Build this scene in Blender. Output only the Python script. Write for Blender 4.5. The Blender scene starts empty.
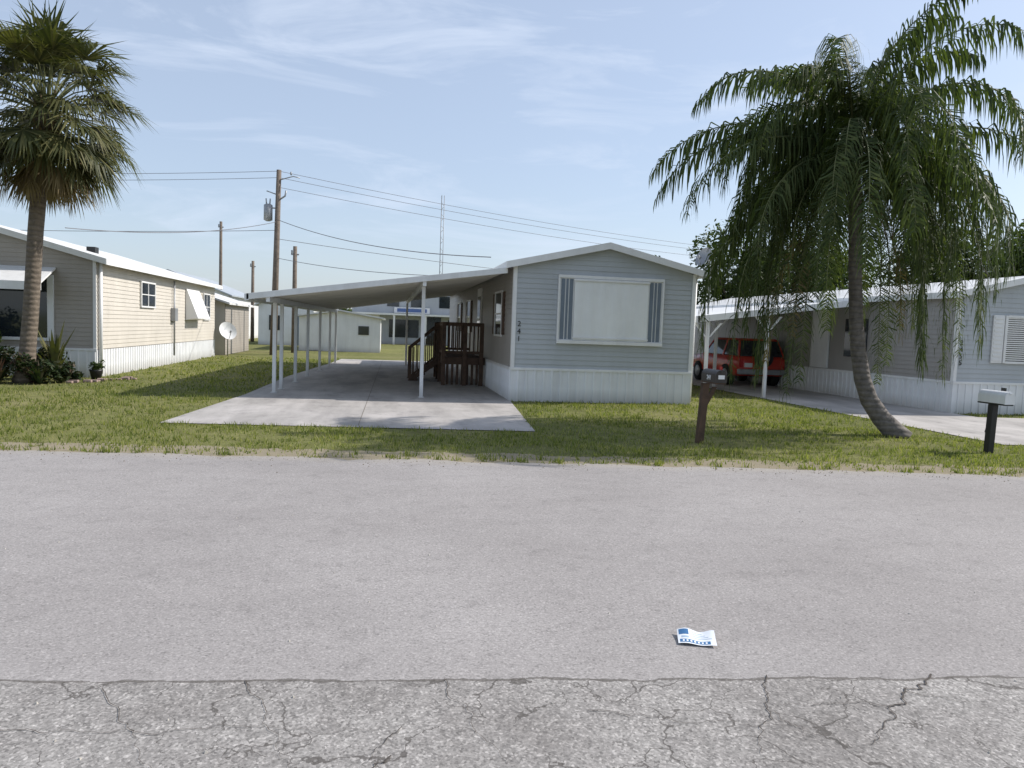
import bpy, math, random
from mathutils import Vector, Matrix, noise
R=random.Random(7)
S=bpy.context.scene
S.view_settings.view_transform='Standard'; S.view_settings.look='None'; S.view_settings.exposure=0
# ------------------------------------------------------------------ helpers
def group(name):
    e=bpy.data.objects.new(name,None); S.collection.objects.link(e); return e
class MB:
    def __init__(s): s.v=[]; s.f=[]; s.m=[]; s.sm=[]
    def add(s,vs,fs,m=0,smooth=False):
        o=len(s.v); s.v+= [tuple(p) for p in vs]
        for f in fs: s.f.append(tuple(o+i for i in f)); s.m.append(m); s.sm.append(smooth)
    def hexa(s,p,m=0):
        s.add(p,[(3,2,1,0),(4,5,6,7),(0,1,5,4),(1,2,6,5),(2,3,7,6),(3,0,4,7)],m)
    def box(s,x0,x1,y0,y1,z0,z1,m=0):
        s.hexa([(x0,y0,z0),(x1,y0,z0),(x1,y1,z0),(x0,y1,z0),(x0,y0,z1),(x1,y0,z1),(x1,y1,z1),(x0,y1,z1)],m)
    def prism(s,prof,y0,y1,m=0):
        n=len(prof)
        s.add([(x,y0,z) for x,z in prof]+[(x,y1,z) for x,z in prof],
              [tuple(range(n)),tuple(range(2*n-1,n-1,-1))]+[(i,i+n,(i+1)%n+n,(i+1)%n) for i in range(n)],m)
    def tube(s,pts,rad,m=0,n=10,cap=True):
        pts=[Vector(p) for p in pts]; vs=[]
        if not isinstance(rad,(list,tuple)): rad=[rad]*len(pts)
        ref=Vector((0.31,0.9,0.12)).normalized()
        for i,p in enumerate(pts):
            d=(pts[min(i+1,len(pts)-1)]-pts[max(i-1,0)]).normalized()
            if abs(d.dot(ref))>0.95: ref=Vector((1,0,0))
            a=d.cross(ref).normalized(); b=d.cross(a)
            for k in range(n):
                t=2*math.pi*k/n; vs.append(p+(a*math.cos(t)+b*math.sin(t))*rad[i])
        fs=[]
        for i in range(len(pts)-1):
            for k in range(n):
                fs.append((i*n+k,i*n+(k+1)%n,(i+1)*n+(k+1)%n,(i+1)*n+k))
        if cap: fs.append(tuple(range(n-1,-1,-1))); fs.append(tuple((len(pts)-1)*n+k for k in range(n)))
        s.add(vs,fs,m,True)
    def obj(s,name,mats,parent=None,bevel=0,recalc=False):
        me=bpy.data.meshes.new(name); me.from_pydata(s.v,[],s.f)
        for m in (mats if isinstance(mats,(list,tuple)) else [mats]): me.materials.append(m)
        me.polygons.foreach_set('material_index',s.m); me.polygons.foreach_set('use_smooth',s.sm)
        me.update()
        if recalc:
            import bmesh
            b=bmesh.new(); b.from_mesh(me); bmesh.ops.recalc_face_normals(b,faces=b.faces); b.to_mesh(me); b.free()
        o=bpy.data.objects.new(name,me); S.collection.objects.link(o)
        if parent: o.parent=parent
        if bevel:
            md=o.modifiers.new('bevel','BEVEL'); md.width=bevel; md.segments=2; md.limit_method='ANGLE'
        return o
def box(name,x0,x1,y0,y1,z0,z1,mat,parent,bevel=0.004):
    b=MB(); b.box(x0,x1,y0,y1,z0,z1); return b.obj(name,mat,parent,bevel)
# ------------------------------------------------------------------ materials
class NT:
    def __init__(s,name):
        s.mat=bpy.data.materials.new(name); s.mat.use_nodes=True; s.t=s.mat.node_tree; s.n=s.t.nodes
        s.b=s.n['Principled BSDF']; s.geo=None
    def N(s,typ,**k):
        n=s.n.new(typ)
        for a,v in k.items(): setattr(n,a,v)
        return n
    def L(s,a,b): s.t.links.new(a,b)
    def pos(s):
        if not s.geo: s.geo=s.N('ShaderNodeNewGeometry')
        return s.geo.outputs['Position']
    def scaled(s,sx,sy,sz):
        m=s.N('ShaderNodeMapping'); m.inputs['Scale'].default_value=(sx,sy,sz); s.L(s.pos(),m.inputs['Vector']); return m.outputs['Vector']
    def noise(s,scale,detail=4,rough=.55,vec=None,dist=0):
        n=s.N('ShaderNodeTexNoise'); n.inputs['Scale'].default_value=scale; n.inputs['Detail'].default_value=detail
        n.inputs['Roughness'].default_value=rough; n.inputs['Distortion'].default_value=dist
        s.L(vec or s.pos(),n.inputs['Vector']); return n.outputs['Fac']
    def ramp(s,fac,stops,interp='LINEAR'):
        n=s.N('ShaderNodeValToRGB'); cr=n.color_ramp; cr.interpolation=interp
        while len(cr.elements)>1: cr.elements.remove(cr.elements[0])
        cr.elements[0].position=stops[0][0]; cr.elements[0].color=c4(stops[0][1])
        for p,c in stops[1:]:
            e=cr.elements.new(p); e.color=c4(c)
        s.L(fac,n.inputs['Fac']); return n.outputs['Color']
    def mix(s,fac,a,b,mode='MIX'):
        n=s.N('ShaderNodeMix',data_type='RGBA',blend_type=mode)
        if isinstance(fac,(int,float)): n.inputs[0].default_value=fac
        else: s.L(fac,n.inputs[0])
        for i,x in ((6,a),(7,b)):
            if isinstance(x,(tuple,list,int,float)): n.inputs[i].default_value=c4(x)
            else: s.L(x,n.inputs[i])
        return n.outputs[2]
    def math(s,op,a,b=0.0,clamp=False):
        n=s.N('ShaderNodeMath',operation=op); n.use_clamp=clamp
        for i,x in ((0,a),(1,b)):
            if isinstance(x,(int,float)): n.inputs[i].default_value=x
            else: s.L(x,n.inputs[i])
        return n.outputs[0]
    def bump(s,h,strength=.3,dist=.01):
        n=s.N('ShaderNodeBump'); n.inputs['Strength'].default_value=strength; n.inputs['Distance'].default_value=dist
        s.L(h,n.inputs['Height']); s.L(n.outputs[0],s.b.inputs['Normal'])
    def col(s,c):
        if isinstance(c,(tuple,list)): s.b.inputs['Base Color'].default_value=c4(c)
        else: s.L(c,s.b.inputs['Base Color'])
def c4(c):
    if isinstance(c,(int,float)): return (c,c,c,1)
    return tuple(c)+((1,) if len(c)==3 else ())
def simple(name,c,rough=.6,var=.12,scale=3,metal=0,bump=0,spec=.4):
    m=NT(name); n=m.noise(scale,5,.6)
    a=tuple(x*(1-var) for x in c); b=tuple(min(1,x*(1+var)) for x in c)
    m.col(m.ramp(n,[(.3,a),(.7,b)])); m.b.inputs['Roughness'].default_value=rough; m.b.inputs['Metallic'].default_value=metal
    m.b.inputs['Specular IOR Level'].default_value=spec
    if bump: m.bump(m.noise(scale*12,4),bump,.01)
    return m.mat
def painted(name,c,dirt=(.25,.22,.17),amt=.35,rough=.45):
    m=NT(name); st=m.noise(1,5,.6,vec=m.scaled(5,5,.5)); bl=m.noise(1.1,4,.6)
    f=m.math('MULTIPLY',m.ramp(st,[(.45,0),(.8,1)]),amt)
    sep=m.N('ShaderNodeSeparateXYZ'); m.L(m.pos(),sep.inputs[0])
    low=m.math('SUBTRACT',.32,sep.outputs['Z'],True)
    lowf=m.math('MULTIPLY',low,m.math('MULTIPLY',bl,2.6),True)
    f2=m.math('ADD',f,lowf,True)
    col=m.mix(f2,c,dirt); col=m.mix(.15,col,m.ramp(bl,[(.3,.2),(.7,1)]),'MULTIPLY')
    m.col(col); m.b.inputs['Roughness'].default_value=rough; m.b.inputs['Specular IOR Level'].default_value=.35
    return m.mat
def leafmat(name,stops,trans=.3,rough=.5,nscale=.8,spec=.2):
    m=NT(name)
    m.pos(); r=m.geo.outputs['Random Per Island']; n=m.noise(nscale,3)
    f=m.math('ADD',m.math('MULTIPLY',r,.55),m.math('MULTIPLY',n,.5))
    col=m.ramp(f,stops); m.col(col); m.b.inputs['Roughness'].default_value=rough; m.b.inputs['Specular IOR Level'].default_value=spec
    tr=m.N('ShaderNodeBsdfTranslucent'); m.L(m.mix(1.0,col,(1.3,1.5,.5),'MULTIPLY'),tr.inputs['Color'])
    mx=m.N('ShaderNodeMixShader'); mx.inputs[0].default_value=trans
    m.L(m.b.outputs[0],mx.inputs[1]); m.L(tr.outputs[0],mx.inputs[2]); m.L(mx.outputs[0],m.n['Material Output'].inputs['Surface'])
    return m.mat
M={}
M['white']=painted('white_paint',(.80,.80,.79),amt=.15)
M['white_metal']=painted('white_metal',(.76,.77,.77),amt=.22,rough=.4)
M['skirt']=painted('white_skirting',(.80,.81,.82),amt=.18)
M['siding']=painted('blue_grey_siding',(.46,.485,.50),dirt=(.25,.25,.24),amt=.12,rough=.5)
M['siding_beige']=painted('beige_siding',(.62,.575,.50),dirt=(.3,.26,.2),amt=.15,rough=.5)
M['siding_brown_shade']=painted('tan_and_shade_siding',(.37,.335,.29),dirt=(.2,.18,.15),amt=.12)  # darker copy of the beige: front wall shade put into colour; also shed panels
M['siding_shaded']=painted('carport_shaded_siding',(.36,.34,.32),dirt=(.2,.18,.15),amt=.12)  # brown-grey carries the carport shade on the side walls in its colour
M['roof']=simple('roof_coating',(.62,.62,.61),.6,.15,1.5)
M['pan']=simple('carport_pan_underside',(.70,.68,.63),.45,.12,1.2)
M['glass']=simple('dark_window_glass',(.02,.025,.03),.06,.2,2,spec=.8)
M['blue']=simple('blue_grey_shutter',(.16,.195,.235),.5,.1)
M['panel']=painted('hurricane_panel',(.84,.85,.84),amt=.06)
M['wood_dark']=simple('stained_wood',(.085,.05,.032),.7,.35,7,bump=.3)
M['wood_grey']=simple('weathered_pole_wood',(.15,.12,.095),.85,.3,6,bump=.4)
M['black']=simple('black_paint',(.02,.02,.02),.45,.2)
M['mbx']=simple('dark_mailbox_paint',(.04,.034,.03),.4,.3,12)
M['rubber']=simple('tyre_rubber',(.02,.02,.02),.85,.2)
M['red']=simple('red_car_paint',(.50,.045,.03),.25,.06,spec=.6)
M['grey']=simple('grey_metal',(.30,.31,.32),.45,.15,metal=.4)
M['redlens']=simple('red_lens',(.45,.01,.01),.2,.05)
M['paver']=simple('old_paver',(.30,.22,.19),.85,.3,8)
M['wire']=simple('cable',(.15,.15,.16),.6,.1)
def asphalt():
    m=NT('asphalt'); p=m.pos(); sep=m.N('ShaderNodeSeparateXYZ'); m.L(p,sep.inputs[0])
    d=m.math('ADD',m.math('ADD',sep.outputs['Y'],m.math('MULTIPLY',sep.outputs['X'],.085)),-3.37)
    wob=m.math('MULTIPLY',m.math('SUBTRACT',m.noise(2.2,6,.65),.5),.12)
    d=m.math('ADD',d,wob)
    old=m.math('LESS_THAN',d,0.0)
    big=m.noise(.35,5,.6); mid=m.noise(2.0,5,.65,vec=m.scaled(.3,1,1)); fine=m.noise(80,3,.7); grit=m.noise(230,2,.7)
    vor=m.N('ShaderNodeTexVoronoi'); vor.inputs['Scale'].default_value=95; m.L(p,vor.inputs['Vector'])
    sc=m.N('ShaderNodeSeparateColor'); m.L(vor.outputs['Color'],sc.inputs[0])
    base=m.ramp(big,[(.3,(.295,.275,.263)),(.7,(.372,.35,.336))])
    base=m.mix(.35,base,m.ramp(mid,[(.3,.72),(.7,1.0)]),'MULTIPLY')
    base=m.mix(.65,base,m.ramp(fine,[(.3,.6),(.55,1.0),(.75,1.3)]),'MULTIPLY')
    base=m.mix(.6,base,m.ramp(sc.outputs[0],[(0,.5),(.15,.95),(.85,1.0),(1,1.45)]),'MULTIPLY')
    base=m.mix(.25,base,m.ramp(m.noise(5,6,.7),[(.36,.55),(.46,1.0)]),'MULTIPLY')
    s2=sc
    o=m.ramp(m.noise(1.3,6,.7),[(.3,(.26,.242,.225)),(.5,(.345,.325,.305)),(.7,(.41,.39,.365))])
    o=m.mix(.75,o,m.ramp(s2.outputs[1],[(0,.45),(.3,.86),(.8,1.02),(1,1.65)]),'MULTIPLY')
    o=m.mix(.7,o,m.ramp(fine,[(.3,.5),(.6,1.0),(.8,1.35)]),'MULTIPLY')
    o=m.mix(.6,o,m.ramp(m.noise(14,5,.7),[(.35,.6),(.6,1.05)]),'MULTIPLY')
    col=m.mix(old,base,o)
    wv=m.N('ShaderNodeTexNoise'); wv.inputs['Scale'].default_value=3.5; wv.inputs['Detail'].default_value=6; m.L(p,wv.inputs['Vector'])
    add=m.N('ShaderNodeVectorMath',operation='MULTIPLY_ADD'); m.L(wv.outputs['Color'],add.inputs[0]); add.inputs[1].default_value=(.5,.5,.5); m.L(p,add.inputs[2])
    vc=m.N('ShaderNodeTexVoronoi',feature='DISTANCE_TO_EDGE'); vc.inputs['Scale'].default_value=2.3; m.L(add.outputs[0],vc.inputs['Vector'])
    cr=m.math('LESS_THAN',vc.outputs['Distance'],m.math('MULTIPLY',m.math('SUBTRACT',m.noise(1.7,3),.43,True),.085))
    cr=m.math('MULTIPLY',cr,old)
    col=m.mix(m.math('MULTIPLY',cr,.72),col,(.07,.062,.055))
    seam=m.math('LESS_THAN',m.math('ABSOLUTE',m.math('ADD',d,.004)),m.math('MULTIPLY',m.math('SUBTRACT',m.noise(9,5,.7),.33,True),.06))
    col=m.mix(m.math('MULTIPLY',seam,.7),col,(.09,.08,.07))
    e=m.math('ADD',m.math('ADD',sep.outputs['Y'],m.math('MULTIPLY',sep.outputs['X'],.112)),-8.75)
    e=m.math('ADD',e,m.math('MULTIPLY',m.math('SUBTRACT',m.noise(3,5,.7),.5),.5))
    col=m.mix(m.math('MULTIPLY',m.ramp(e,[(0,0),(.35,1)]),.4),col,(.36,.32,.26))
    m.col(col); m.b.inputs['Roughness'].default_value=.9; m.b.inputs['Specular IOR Level'].default_value=.25
    h=m.math('ADD',m.math('MULTIPLY',fine,.5),m.math('ADD',m.math('MULTIPLY',grit,.3),m.math('MULTIPLY',s2.outputs[1],m.math('MULTIPLY',old,.4))))
    m.bump(h,.5,.005); return m.mat
M['asphalt']=asphalt()
def concrete():
    m=NT('driveway_concrete'); big=m.noise(.7,6,.65); st=m.noise(1,5,.6,vec=m.scaled(1.6,.35,1)); f=m.noise(60,4,.7)
    c=m.ramp(big,[(.25,(.34,.32,.295)),(.6,(.47,.44,.415)),(.8,(.53,.50,.475))])
    c=m.mix(.65,c,m.ramp(st,[(.32,.5),(.58,1.0)]),'MULTIPLY'); c=m.mix(.35,c,m.ramp(f,[(.3,.6),(.7,1.15)]),'MULTIPLY')
    c=m.mix(.5,c,m.ramp(m.noise(2.6,6,.7),[(.34,.45),(.44,1.0)]),'MULTIPLY')
    m.col(c); m.b.inputs['Roughness'].default_value=.85; m.bump(f,.25,.004); return m.mat
M['concrete']=concrete()
def ground():
    m=NT('lawn_soil'); p=m.pos(); sep=m.N('ShaderNodeSeparateXYZ'); m.L(p,sep.inputs[0])
    big=m.noise(.25,5,.6); mid=m.noise(3,6,.7); fine=m.noise(28,4,.75)
    c=m.ramp(big,[(.3,(.15,.165,.055)),(.55,(.21,.21,.08)),(.75,(.27,.245,.12))])
    c=m.mix(.7,c,m.ramp(mid,[(.3,.5),(.65,1.15)]),'MULTIPLY'); c=m.mix(.8,c,m.ramp(fine,[(.3,.4),(.7,1.3)]),'MULTIPLY')
    d=m.math('ADD',m.math('ADD',sep.outputs['Y'],m.math('MULTIPLY',sep.outputs['X'],.112)),-9.3)
    e=m.math('LESS_THAN',m.math('ABSOLUTE',d),m.math('MULTIPLY',m.noise(1.5,5,.7),.85))
    c=m.mix(m.math('MULTIPLY',e,.85),c,(.30,.255,.19))
    m.col(c); m.b.inputs['Roughness'].default_value=.95; m.b.inputs['Specular IOR Level'].default_value=.1; m.bump(fine,.6,.03); return m.mat
M['ground']=ground()
M['grass']=leafmat('grass_blades',[(.2,(.08,.105,.028)),(.4,(.145,.175,.048)),(.58,(.225,.24,.08)),(.75,(.32,.30,.13)),(.92,(.42,.37,.22))],.38,.65,.9,.1)
M['palm']=leafmat('queen_palm_leaf',[(.2,(.035,.05,.022)),(.5,(.065,.09,.034)),(.75,(.11,.135,.052)),(.95,(.20,.20,.095))],.28,.55,spec=.15)
M['palm_dry']=leafmat('dry_palm_leaf',[(.2,(.12,.09,.05)),(.6,(.20,.15,.08)),(.9,(.27,.21,.12))],.25,.7)
M['sabal']=leafmat('sabal_leaf',[(.2,(.035,.042,.018)),(.5,(.07,.078,.03)),(.8,(.15,.14,.06))],.25,.5,spec=.2)
M['tree']=leafmat('tree_leaf',[(.2,(.03,.045,.018)),(.5,(.05,.075,.026)),(.85,(.085,.11,.038))],.25,.6)
M['bush']=leafmat('shrub_leaf',[(.2,(.02,.035,.016)),(.5,(.035,.055,.02)),(.75,(.06,.05,.03)),(.95,(.12,.05,.045))],.2,.55)
def bark(name,a,b,ring):
    m=NT(name); n=m.noise(9,5,.65); w=m.N('ShaderNodeTexWave',wave_type='BANDS',bands_direction='Z'); w.inputs['Scale'].default_value=ring; w.inputs['Distortion'].default_value=4; w.inputs['Detail'].default_value=3
    m.L(m.pos(),w.inputs['Vector'])
    c=m.ramp(n,[(.3,a),(.7,b)]); c=m.mix(.4,c,m.ramp(w.outputs['Fac'],[(0,.45),(.4,1)]),'MULTIPLY'); m.col(c)
    m.b.inputs['Roughness'].default_value=.9; m.bump(m.math('ADD',w.outputs['Fac'],n),.5,.02); return m.mat
M['bark']=bark('palm_bark',(.10,.088,.078),(.21,.185,.165),3.2)
M['bark_sabal']=bark('sabal_bark',(.10,.08,.062),(.20,.16,.12),2.6)
# ------------------------------------------------------------------ camera
psi=math.atan(127/740); th=math.atan(55/740); rl=.036
r0=Vector((math.cos(psi),-math.sin(psi),0)); fw=Vector((math.sin(psi)*math.cos(th),math.cos(psi)*math.cos(th),-math.sin(th)))
u0=r0.cross(fw); rt=r0*math.cos(rl)+u0*math.sin(rl); up=-r0*math.sin(rl)+u0*math.cos(rl)
cd=bpy.data.cameras.new('camera'); cam=bpy.data.objects.new('camera',cd); S.collection.objects.link(cam)
mt=Matrix((rt,up,-fw)).transposed().to_4x4(); mt.translation=(0,0,1.65); cam.matrix_world=mt
cd.sensor_width=36; cd.lens=26.02; cd.clip_end=3000; cd.clip_start=.05; S.camera=cam
# ------------------------------------------------------------------ light + sky
sd=Vector((1,.13,.86)).normalized()
sl=bpy.data.lights.new('sun','SUN'); so=bpy.data.objects.new('sun',sl); S.collection.objects.link(so)
sl.energy=5.0; sl.angle=math.radians(.53); sl.color=(1,.95,.89); so.rotation_euler=(-sd).to_track_quat('-Z','Y').to_euler()
W=bpy.data.worlds.new('World'); S.world=W; W.use_nodes=True; wt=W.node_tree; bg=wt.nodes['Background']
sk=wt.nodes.new('ShaderNodeTexSky'); sk.sky_type='NISHITA'; sk.sun_disc=False; sk.sun_elevation=math.asin(sd.z); sk.sun_rotation=math.atan2(sd.x,sd.y)
sk.air_density=1.0; sk.dust_density=1.4; sk.ozone_density=2.2
tc=wt.nodes.new('ShaderNodeTexCoord'); mp=wt.nodes.new('ShaderNodeMapping'); mp.inputs['Scale'].default_value=(1.3,1.3,6.5); mp.inputs['Rotation'].default_value=(0,.12,.3)
nz=wt.nodes.new('ShaderNodeTexNoise'); nz.inputs['Scale'].default_value=2.6; nz.inputs['Detail'].default_value=9; nz.inputs['Roughness'].default_value=.6; nz.inputs['Distortion'].default_value=.7
cr=wt.nodes.new('ShaderNodeValToRGB'); cr.color_ramp.elements[0].position=.50; cr.color_ramp.elements[0].color=(.42,.42,.42,1); cr.color_ramp.elements[1].position=.76; cr.color_ramp.elements[1].color=(.85,.85,.85,1)
mx=wt.nodes.new('ShaderNodeMix'); mx.data_type='RGBA'
wt.links.new(tc.outputs['Generated'],mp.inputs[0]); wt.links.new(mp.outputs[0],nz.inputs['Vector']); wt.links.new(nz.outputs['Fac'],cr.inputs[0])
wt.links.new(cr.outputs[0],mx.inputs[0]); wt.links.new(sk.outputs[0],mx.inputs[6]); mx.inputs[7].default_value=(5.1,5.75,6.9,1)
wt.links.new(mx.outputs[2],bg.inputs[0]); bg.inputs[1].default_value=.15
# ------------------------------------------------------------------ ground, road
def edge_y(x):
    if x<4.8: return 8.93-.105*(x-1.56)
    return 8.59-.135*(x-4.8)
g=MB()
g.add([(-900,-900,0),(900,-900,0),(900,900,0),(-900,900,0)],[(0,1,2,3)]); g.obj('ground',M['ground'])
b=MB(); xs=[-120,-60,-30,-16]; x=-14
while x<16: xs.append(x); x+=.07
xs+=[18,30,60,120]; vs=[]
for x in xs:
    j=0 if abs(x)>15.9 else (noise.noise((x*1.3,0,0))*.15+noise.noise((x*6,3,0))*.07+noise.noise((x*20,5,0))*.03)
    vs.append((x,edge_y(x)+j if abs(x)<=31 else edge_y(math.copysign(31,x))+j,.004))
for x in xs: vs.append((x,-2.9-.09*max(-31,min(31,x)),.004))
k=len(xs); b.add(vs,[(k+i,k+i+1,i+1,i) for i in range(k-1)]); b.obj('road',M['asphalt'])
cm=simple('crack_dirt',(.075,.064,.055),.95,.3,20)
def crack(b,p0,p1,w,seed,steps=40,amp=.05):
    rr=random.Random(seed); p0=Vector(p0); p1=Vector(p1); d=(p1-p0); nrm=Vector((-d.y,d.x)).normalized(); pts=[]
    for i in range(steps+1):
        t=i/steps; o=noise.noise((t*5,seed*3.1,0))*amp+noise.noise((t*19,seed*7.7,0))*amp*.45+rr.uniform(-1,1)*amp*.08
        pts.append(p0+d*t+nrm*o*min(1,4*t+.2))
    vs=[]
    for i,p in enumerate(pts):
        ww=w*(.3+.9*abs(noise.noise((i*.35,seed,2)))+.25)*(1-.75*i/steps)
        vs+= [(p.x+nrm.x*ww/2,p.y+nrm.y*ww/2,.009),(p.x-nrm.x*ww/2,p.y-nrm.y*ww/2,.009)]
    b.add(vs,[(2*i,2*i+1,2*i+3,2*i+2) for i in range(steps)]); return pts
b=MB()
pts=crack(b,(2.72,3.17),(1.95,2.62),.015,1,46,.07); crack(b,(pts[14].x,pts[14].y),(2.75,2.85),.009,2,24,.04); crack(b,(pts[22].x,pts[22].y),(1.75,2.98),.007,8,24,.04)
pts=crack(b,(1.87,3.24),(1.5,2.55),.009,3,40,.06); crack(b,(pts[18].x,pts[18].y),(1.9,2.6),.006,4)
crack(b,(.05,2.75),(-.15,2.5),.012,5,30,.05); crack(b,(.1,2.95),(-.05,2.68),.006,6,20,.03); crack(b,(.3,3.35),(.5,2.6),.005,7,40,.06); crack(b,(-1.2,3.4),(-.7,2.6),.005,11,40,.06)
crack(b,(-1.6,3.1),(.2,2.95),.006,15,60,.08); crack(b,(.9,3.0),(1.8,2.75),.006,16,40,.06); crack(b,(-.6,3.42),(-.3,2.7),.005,17,40,.06)
b.obj('road_crack',cm)
b=MB(); rg=random.Random(12)
for i in range(700):
    x=rg.uniform(-6,9); y=rg.uniform(2.4,8.9) if i%4==0 else edge_y(x)-abs(rg.gauss(0,.25)); s=rg.uniform(.003,.009)
    if y>edge_y(x)+.1: continue
    a=rg.uniform(0,6.28); ca,sa=math.cos(a)*s,math.sin(a)*s
    b.hexa([(x-ca,y-sa,.004),(x+sa,y-ca,.004),(x+ca,y+sa,.004),(x-sa,y+ca,.004),(x-ca*.5,y-sa*.5,.004+s),(x+sa*.5,y-ca*.5,.004+s*.8),(x+ca*.5,y+sa*.5,.004+s),(x-sa*.5,y+ca*.5,.004+s*.7)],i%2)
b.obj('gravel',[simple('grit_light',(.45,.42,.37),.9,.3,40),simple('grit_dark',(.15,.12,.08),.9,.3,40)])
def flat(name,pts,z,mat):
    b=MB(); n=len(pts); b.add([(x,y,z) for x,y in pts],[tuple(range(n))]); return b.obj(name,mat)
DR=[(-3.43,12.12),(2.41,11.66),(2.83,16.7),(2.9,34.5),(-2.0,34.5),(-2.25,30),(-2.85,23),(-3.02,17)]
DR2=[(10.25,10.75),(16.5,10.3),(16.5,14.7),(13.45,14.9),(13.4,34),(10.0,34)]
flat('driveway',DR,.012,M['concrete']); flat('driveway',DR2,.012,M['concrete'])
jm=simple('joint_dirt',(.17,.15,.12),.95,.2,20)
b=MB()
for y in (17.0,23.2,29.4): b.add([(-3.0+.05*(y-17),y-.012,.016),(2.6,y-.05,.016),(2.6,y-.038,.016),(-3.0+.05*(y-17),y,.016)],[(0,1,2,3)])
b.add([(-.42,12.0,.0165),(-.410,12.0,.0165),(-.150,34,.0165),(-.16,34,.0165)],[(0,1,2,3)])
b.obj('driveway_joint',jm)
def inpoly(x,y,P):
    c=False; n=len(P)
    for i in range(n):
        x1,y1=P[i]; x2,y2=P[i-1]
        if (y1>y)!=(y2>y) and x<(x2-x1)*(y-y1)/(y2-y1)+x1: c=not c
    return c
def blocked(x,y):
    jx=noise.noise((x*3,y*3,7))*.09
    return inpoly(x+jx,y+jx,DR) or inpoly(x+jx,y+jx,DR2) or (2.83<x<7.15 and 16.66<y<34) or (x>13.4 and y>15.7 ) or (x<-7.4 and y>20.7)
b=MB(); gv=[]; gf=[]
def blade(x,y,h,w):
    a=R.uniform(0,6.283); ww=w*R.uniform(.6,1.3)
    dx=math.cos(a)*ww; dy=math.sin(a)*ww; l=h*R.uniform(.1,1.0); bx=R.uniform(-1,1)*l; by=R.uniform(-1,1)*l
    o=len(gv); gv.extend([(x-dx,y-dy,0),(x+dx,y+dy,0),(x+bx,y+by,h)]); gf.append((o,o+1,o+2))
def blades(x0,x1,y0,y1,dens,hs,w):
    n=int((x1-x0)*(y1-y0)*dens)
    for i in range(n):
        x=R.uniform(x0,x1); y=R.uniform(y0,y1); e=edge_y(x)
        j=noise.noise((x*1.1,0,9))*.32+noise.noise((x*5,3,9))*.18
        if y<e+j-.02: continue
        near=(y-e-j)
        if near<.6 and R.random()>.15+near*1.4: continue
        if blocked(x,y): continue
        den=noise.noise((x*.8,y*.8,4))+.6*noise.noise((x*3,y*3,4))
        if den<-.08 and R.random()<.72: continue
        blade(x,y,hs*R.uniform(.5,1.25)*(1+.8*noise.noise((x*2,y*2,1))),w)
blades(-9,15,8.0,13,600,.055,.008); blades(-11,16,13,18,330,.06,.010); blades(-14,3,18,34,90,.07,.018); blades(7,14,18,24,80,.07,.018)
for k in range(420):
    x=R.uniform(-9,15); y=R.uniform(8.9,17) if k%3 else edge_y(x)+abs(R.gauss(0,.15))
    if y<edge_y(x)+.02 or blocked(x,y): continue
    hh=R.uniform(.05,.11)
    for q in range(R.randint(8,22)): blade(x+R.gauss(0,.035),y+R.gauss(0,.035),hh*R.uniform(.5,1.1),.007)
b.v=gv; b.f=gf; b.m=[0]*len(gf); b.sm=[False]*len(gf); b.obj('grass',M['grass'])
# ------------------------------------------------------------------ siding helpers
def siding(b,A,B,z0,z1,rng=None,c=.115,m=0,out=.013):
    A=Vector((A[0],A[1],0)); B=Vector((B[0],B[1],0)); d=(B-A); L=d.length; d/=L; nrm=Vector((d.y,-d.x,0))
    z=z0
    while z<z1-.01:
        zt=min(z+c,z1)
        a0,a1=rng(z) if rng else (0,L); t0,t1=rng(zt) if rng else (0,L)
        P=[A+d*a0+nrm*out+Vector((0,0,z)),A+d*a1+nrm*out+Vector((0,0,z)),A+d*t1+Vector((0,0,zt)),A+d*t0+Vector((0,0,zt)),A+d*a0+Vector((0,0,z)),A+d*a1+Vector((0,0,z))]
        b.add(P,[(0,1,2,3),(4,5,1,0)],m); z=zt
def ribs(b,A,B,z0,z1,pitch=.2,m=0):
    A=Vector((A[0],A[1],0)); B=Vector((B[0],B[1],0)); d=(B-A); L=d.length; d/=L; nrm=Vector((d.y,-d.x,0)); t=0; prof=[]
    while t<L:
        for dt,o in ((0,0),(pitch*.72,0),(pitch*.76,.02),(pitch*.96,.02)):
            if t+dt<L: prof.append((t+dt,o))
        t+=pitch
    prof.append((L,0)); vs=[]
    for t,o in prof:
        p=A+d*t+nrm*o; vs+= [(p.x,p.y,z0),(p.x,p.y,z1)]
    b.add(vs,[(2*i,2*i+2,2*i+3,2*i+1) for i in range(len(prof)-1)],m)
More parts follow.
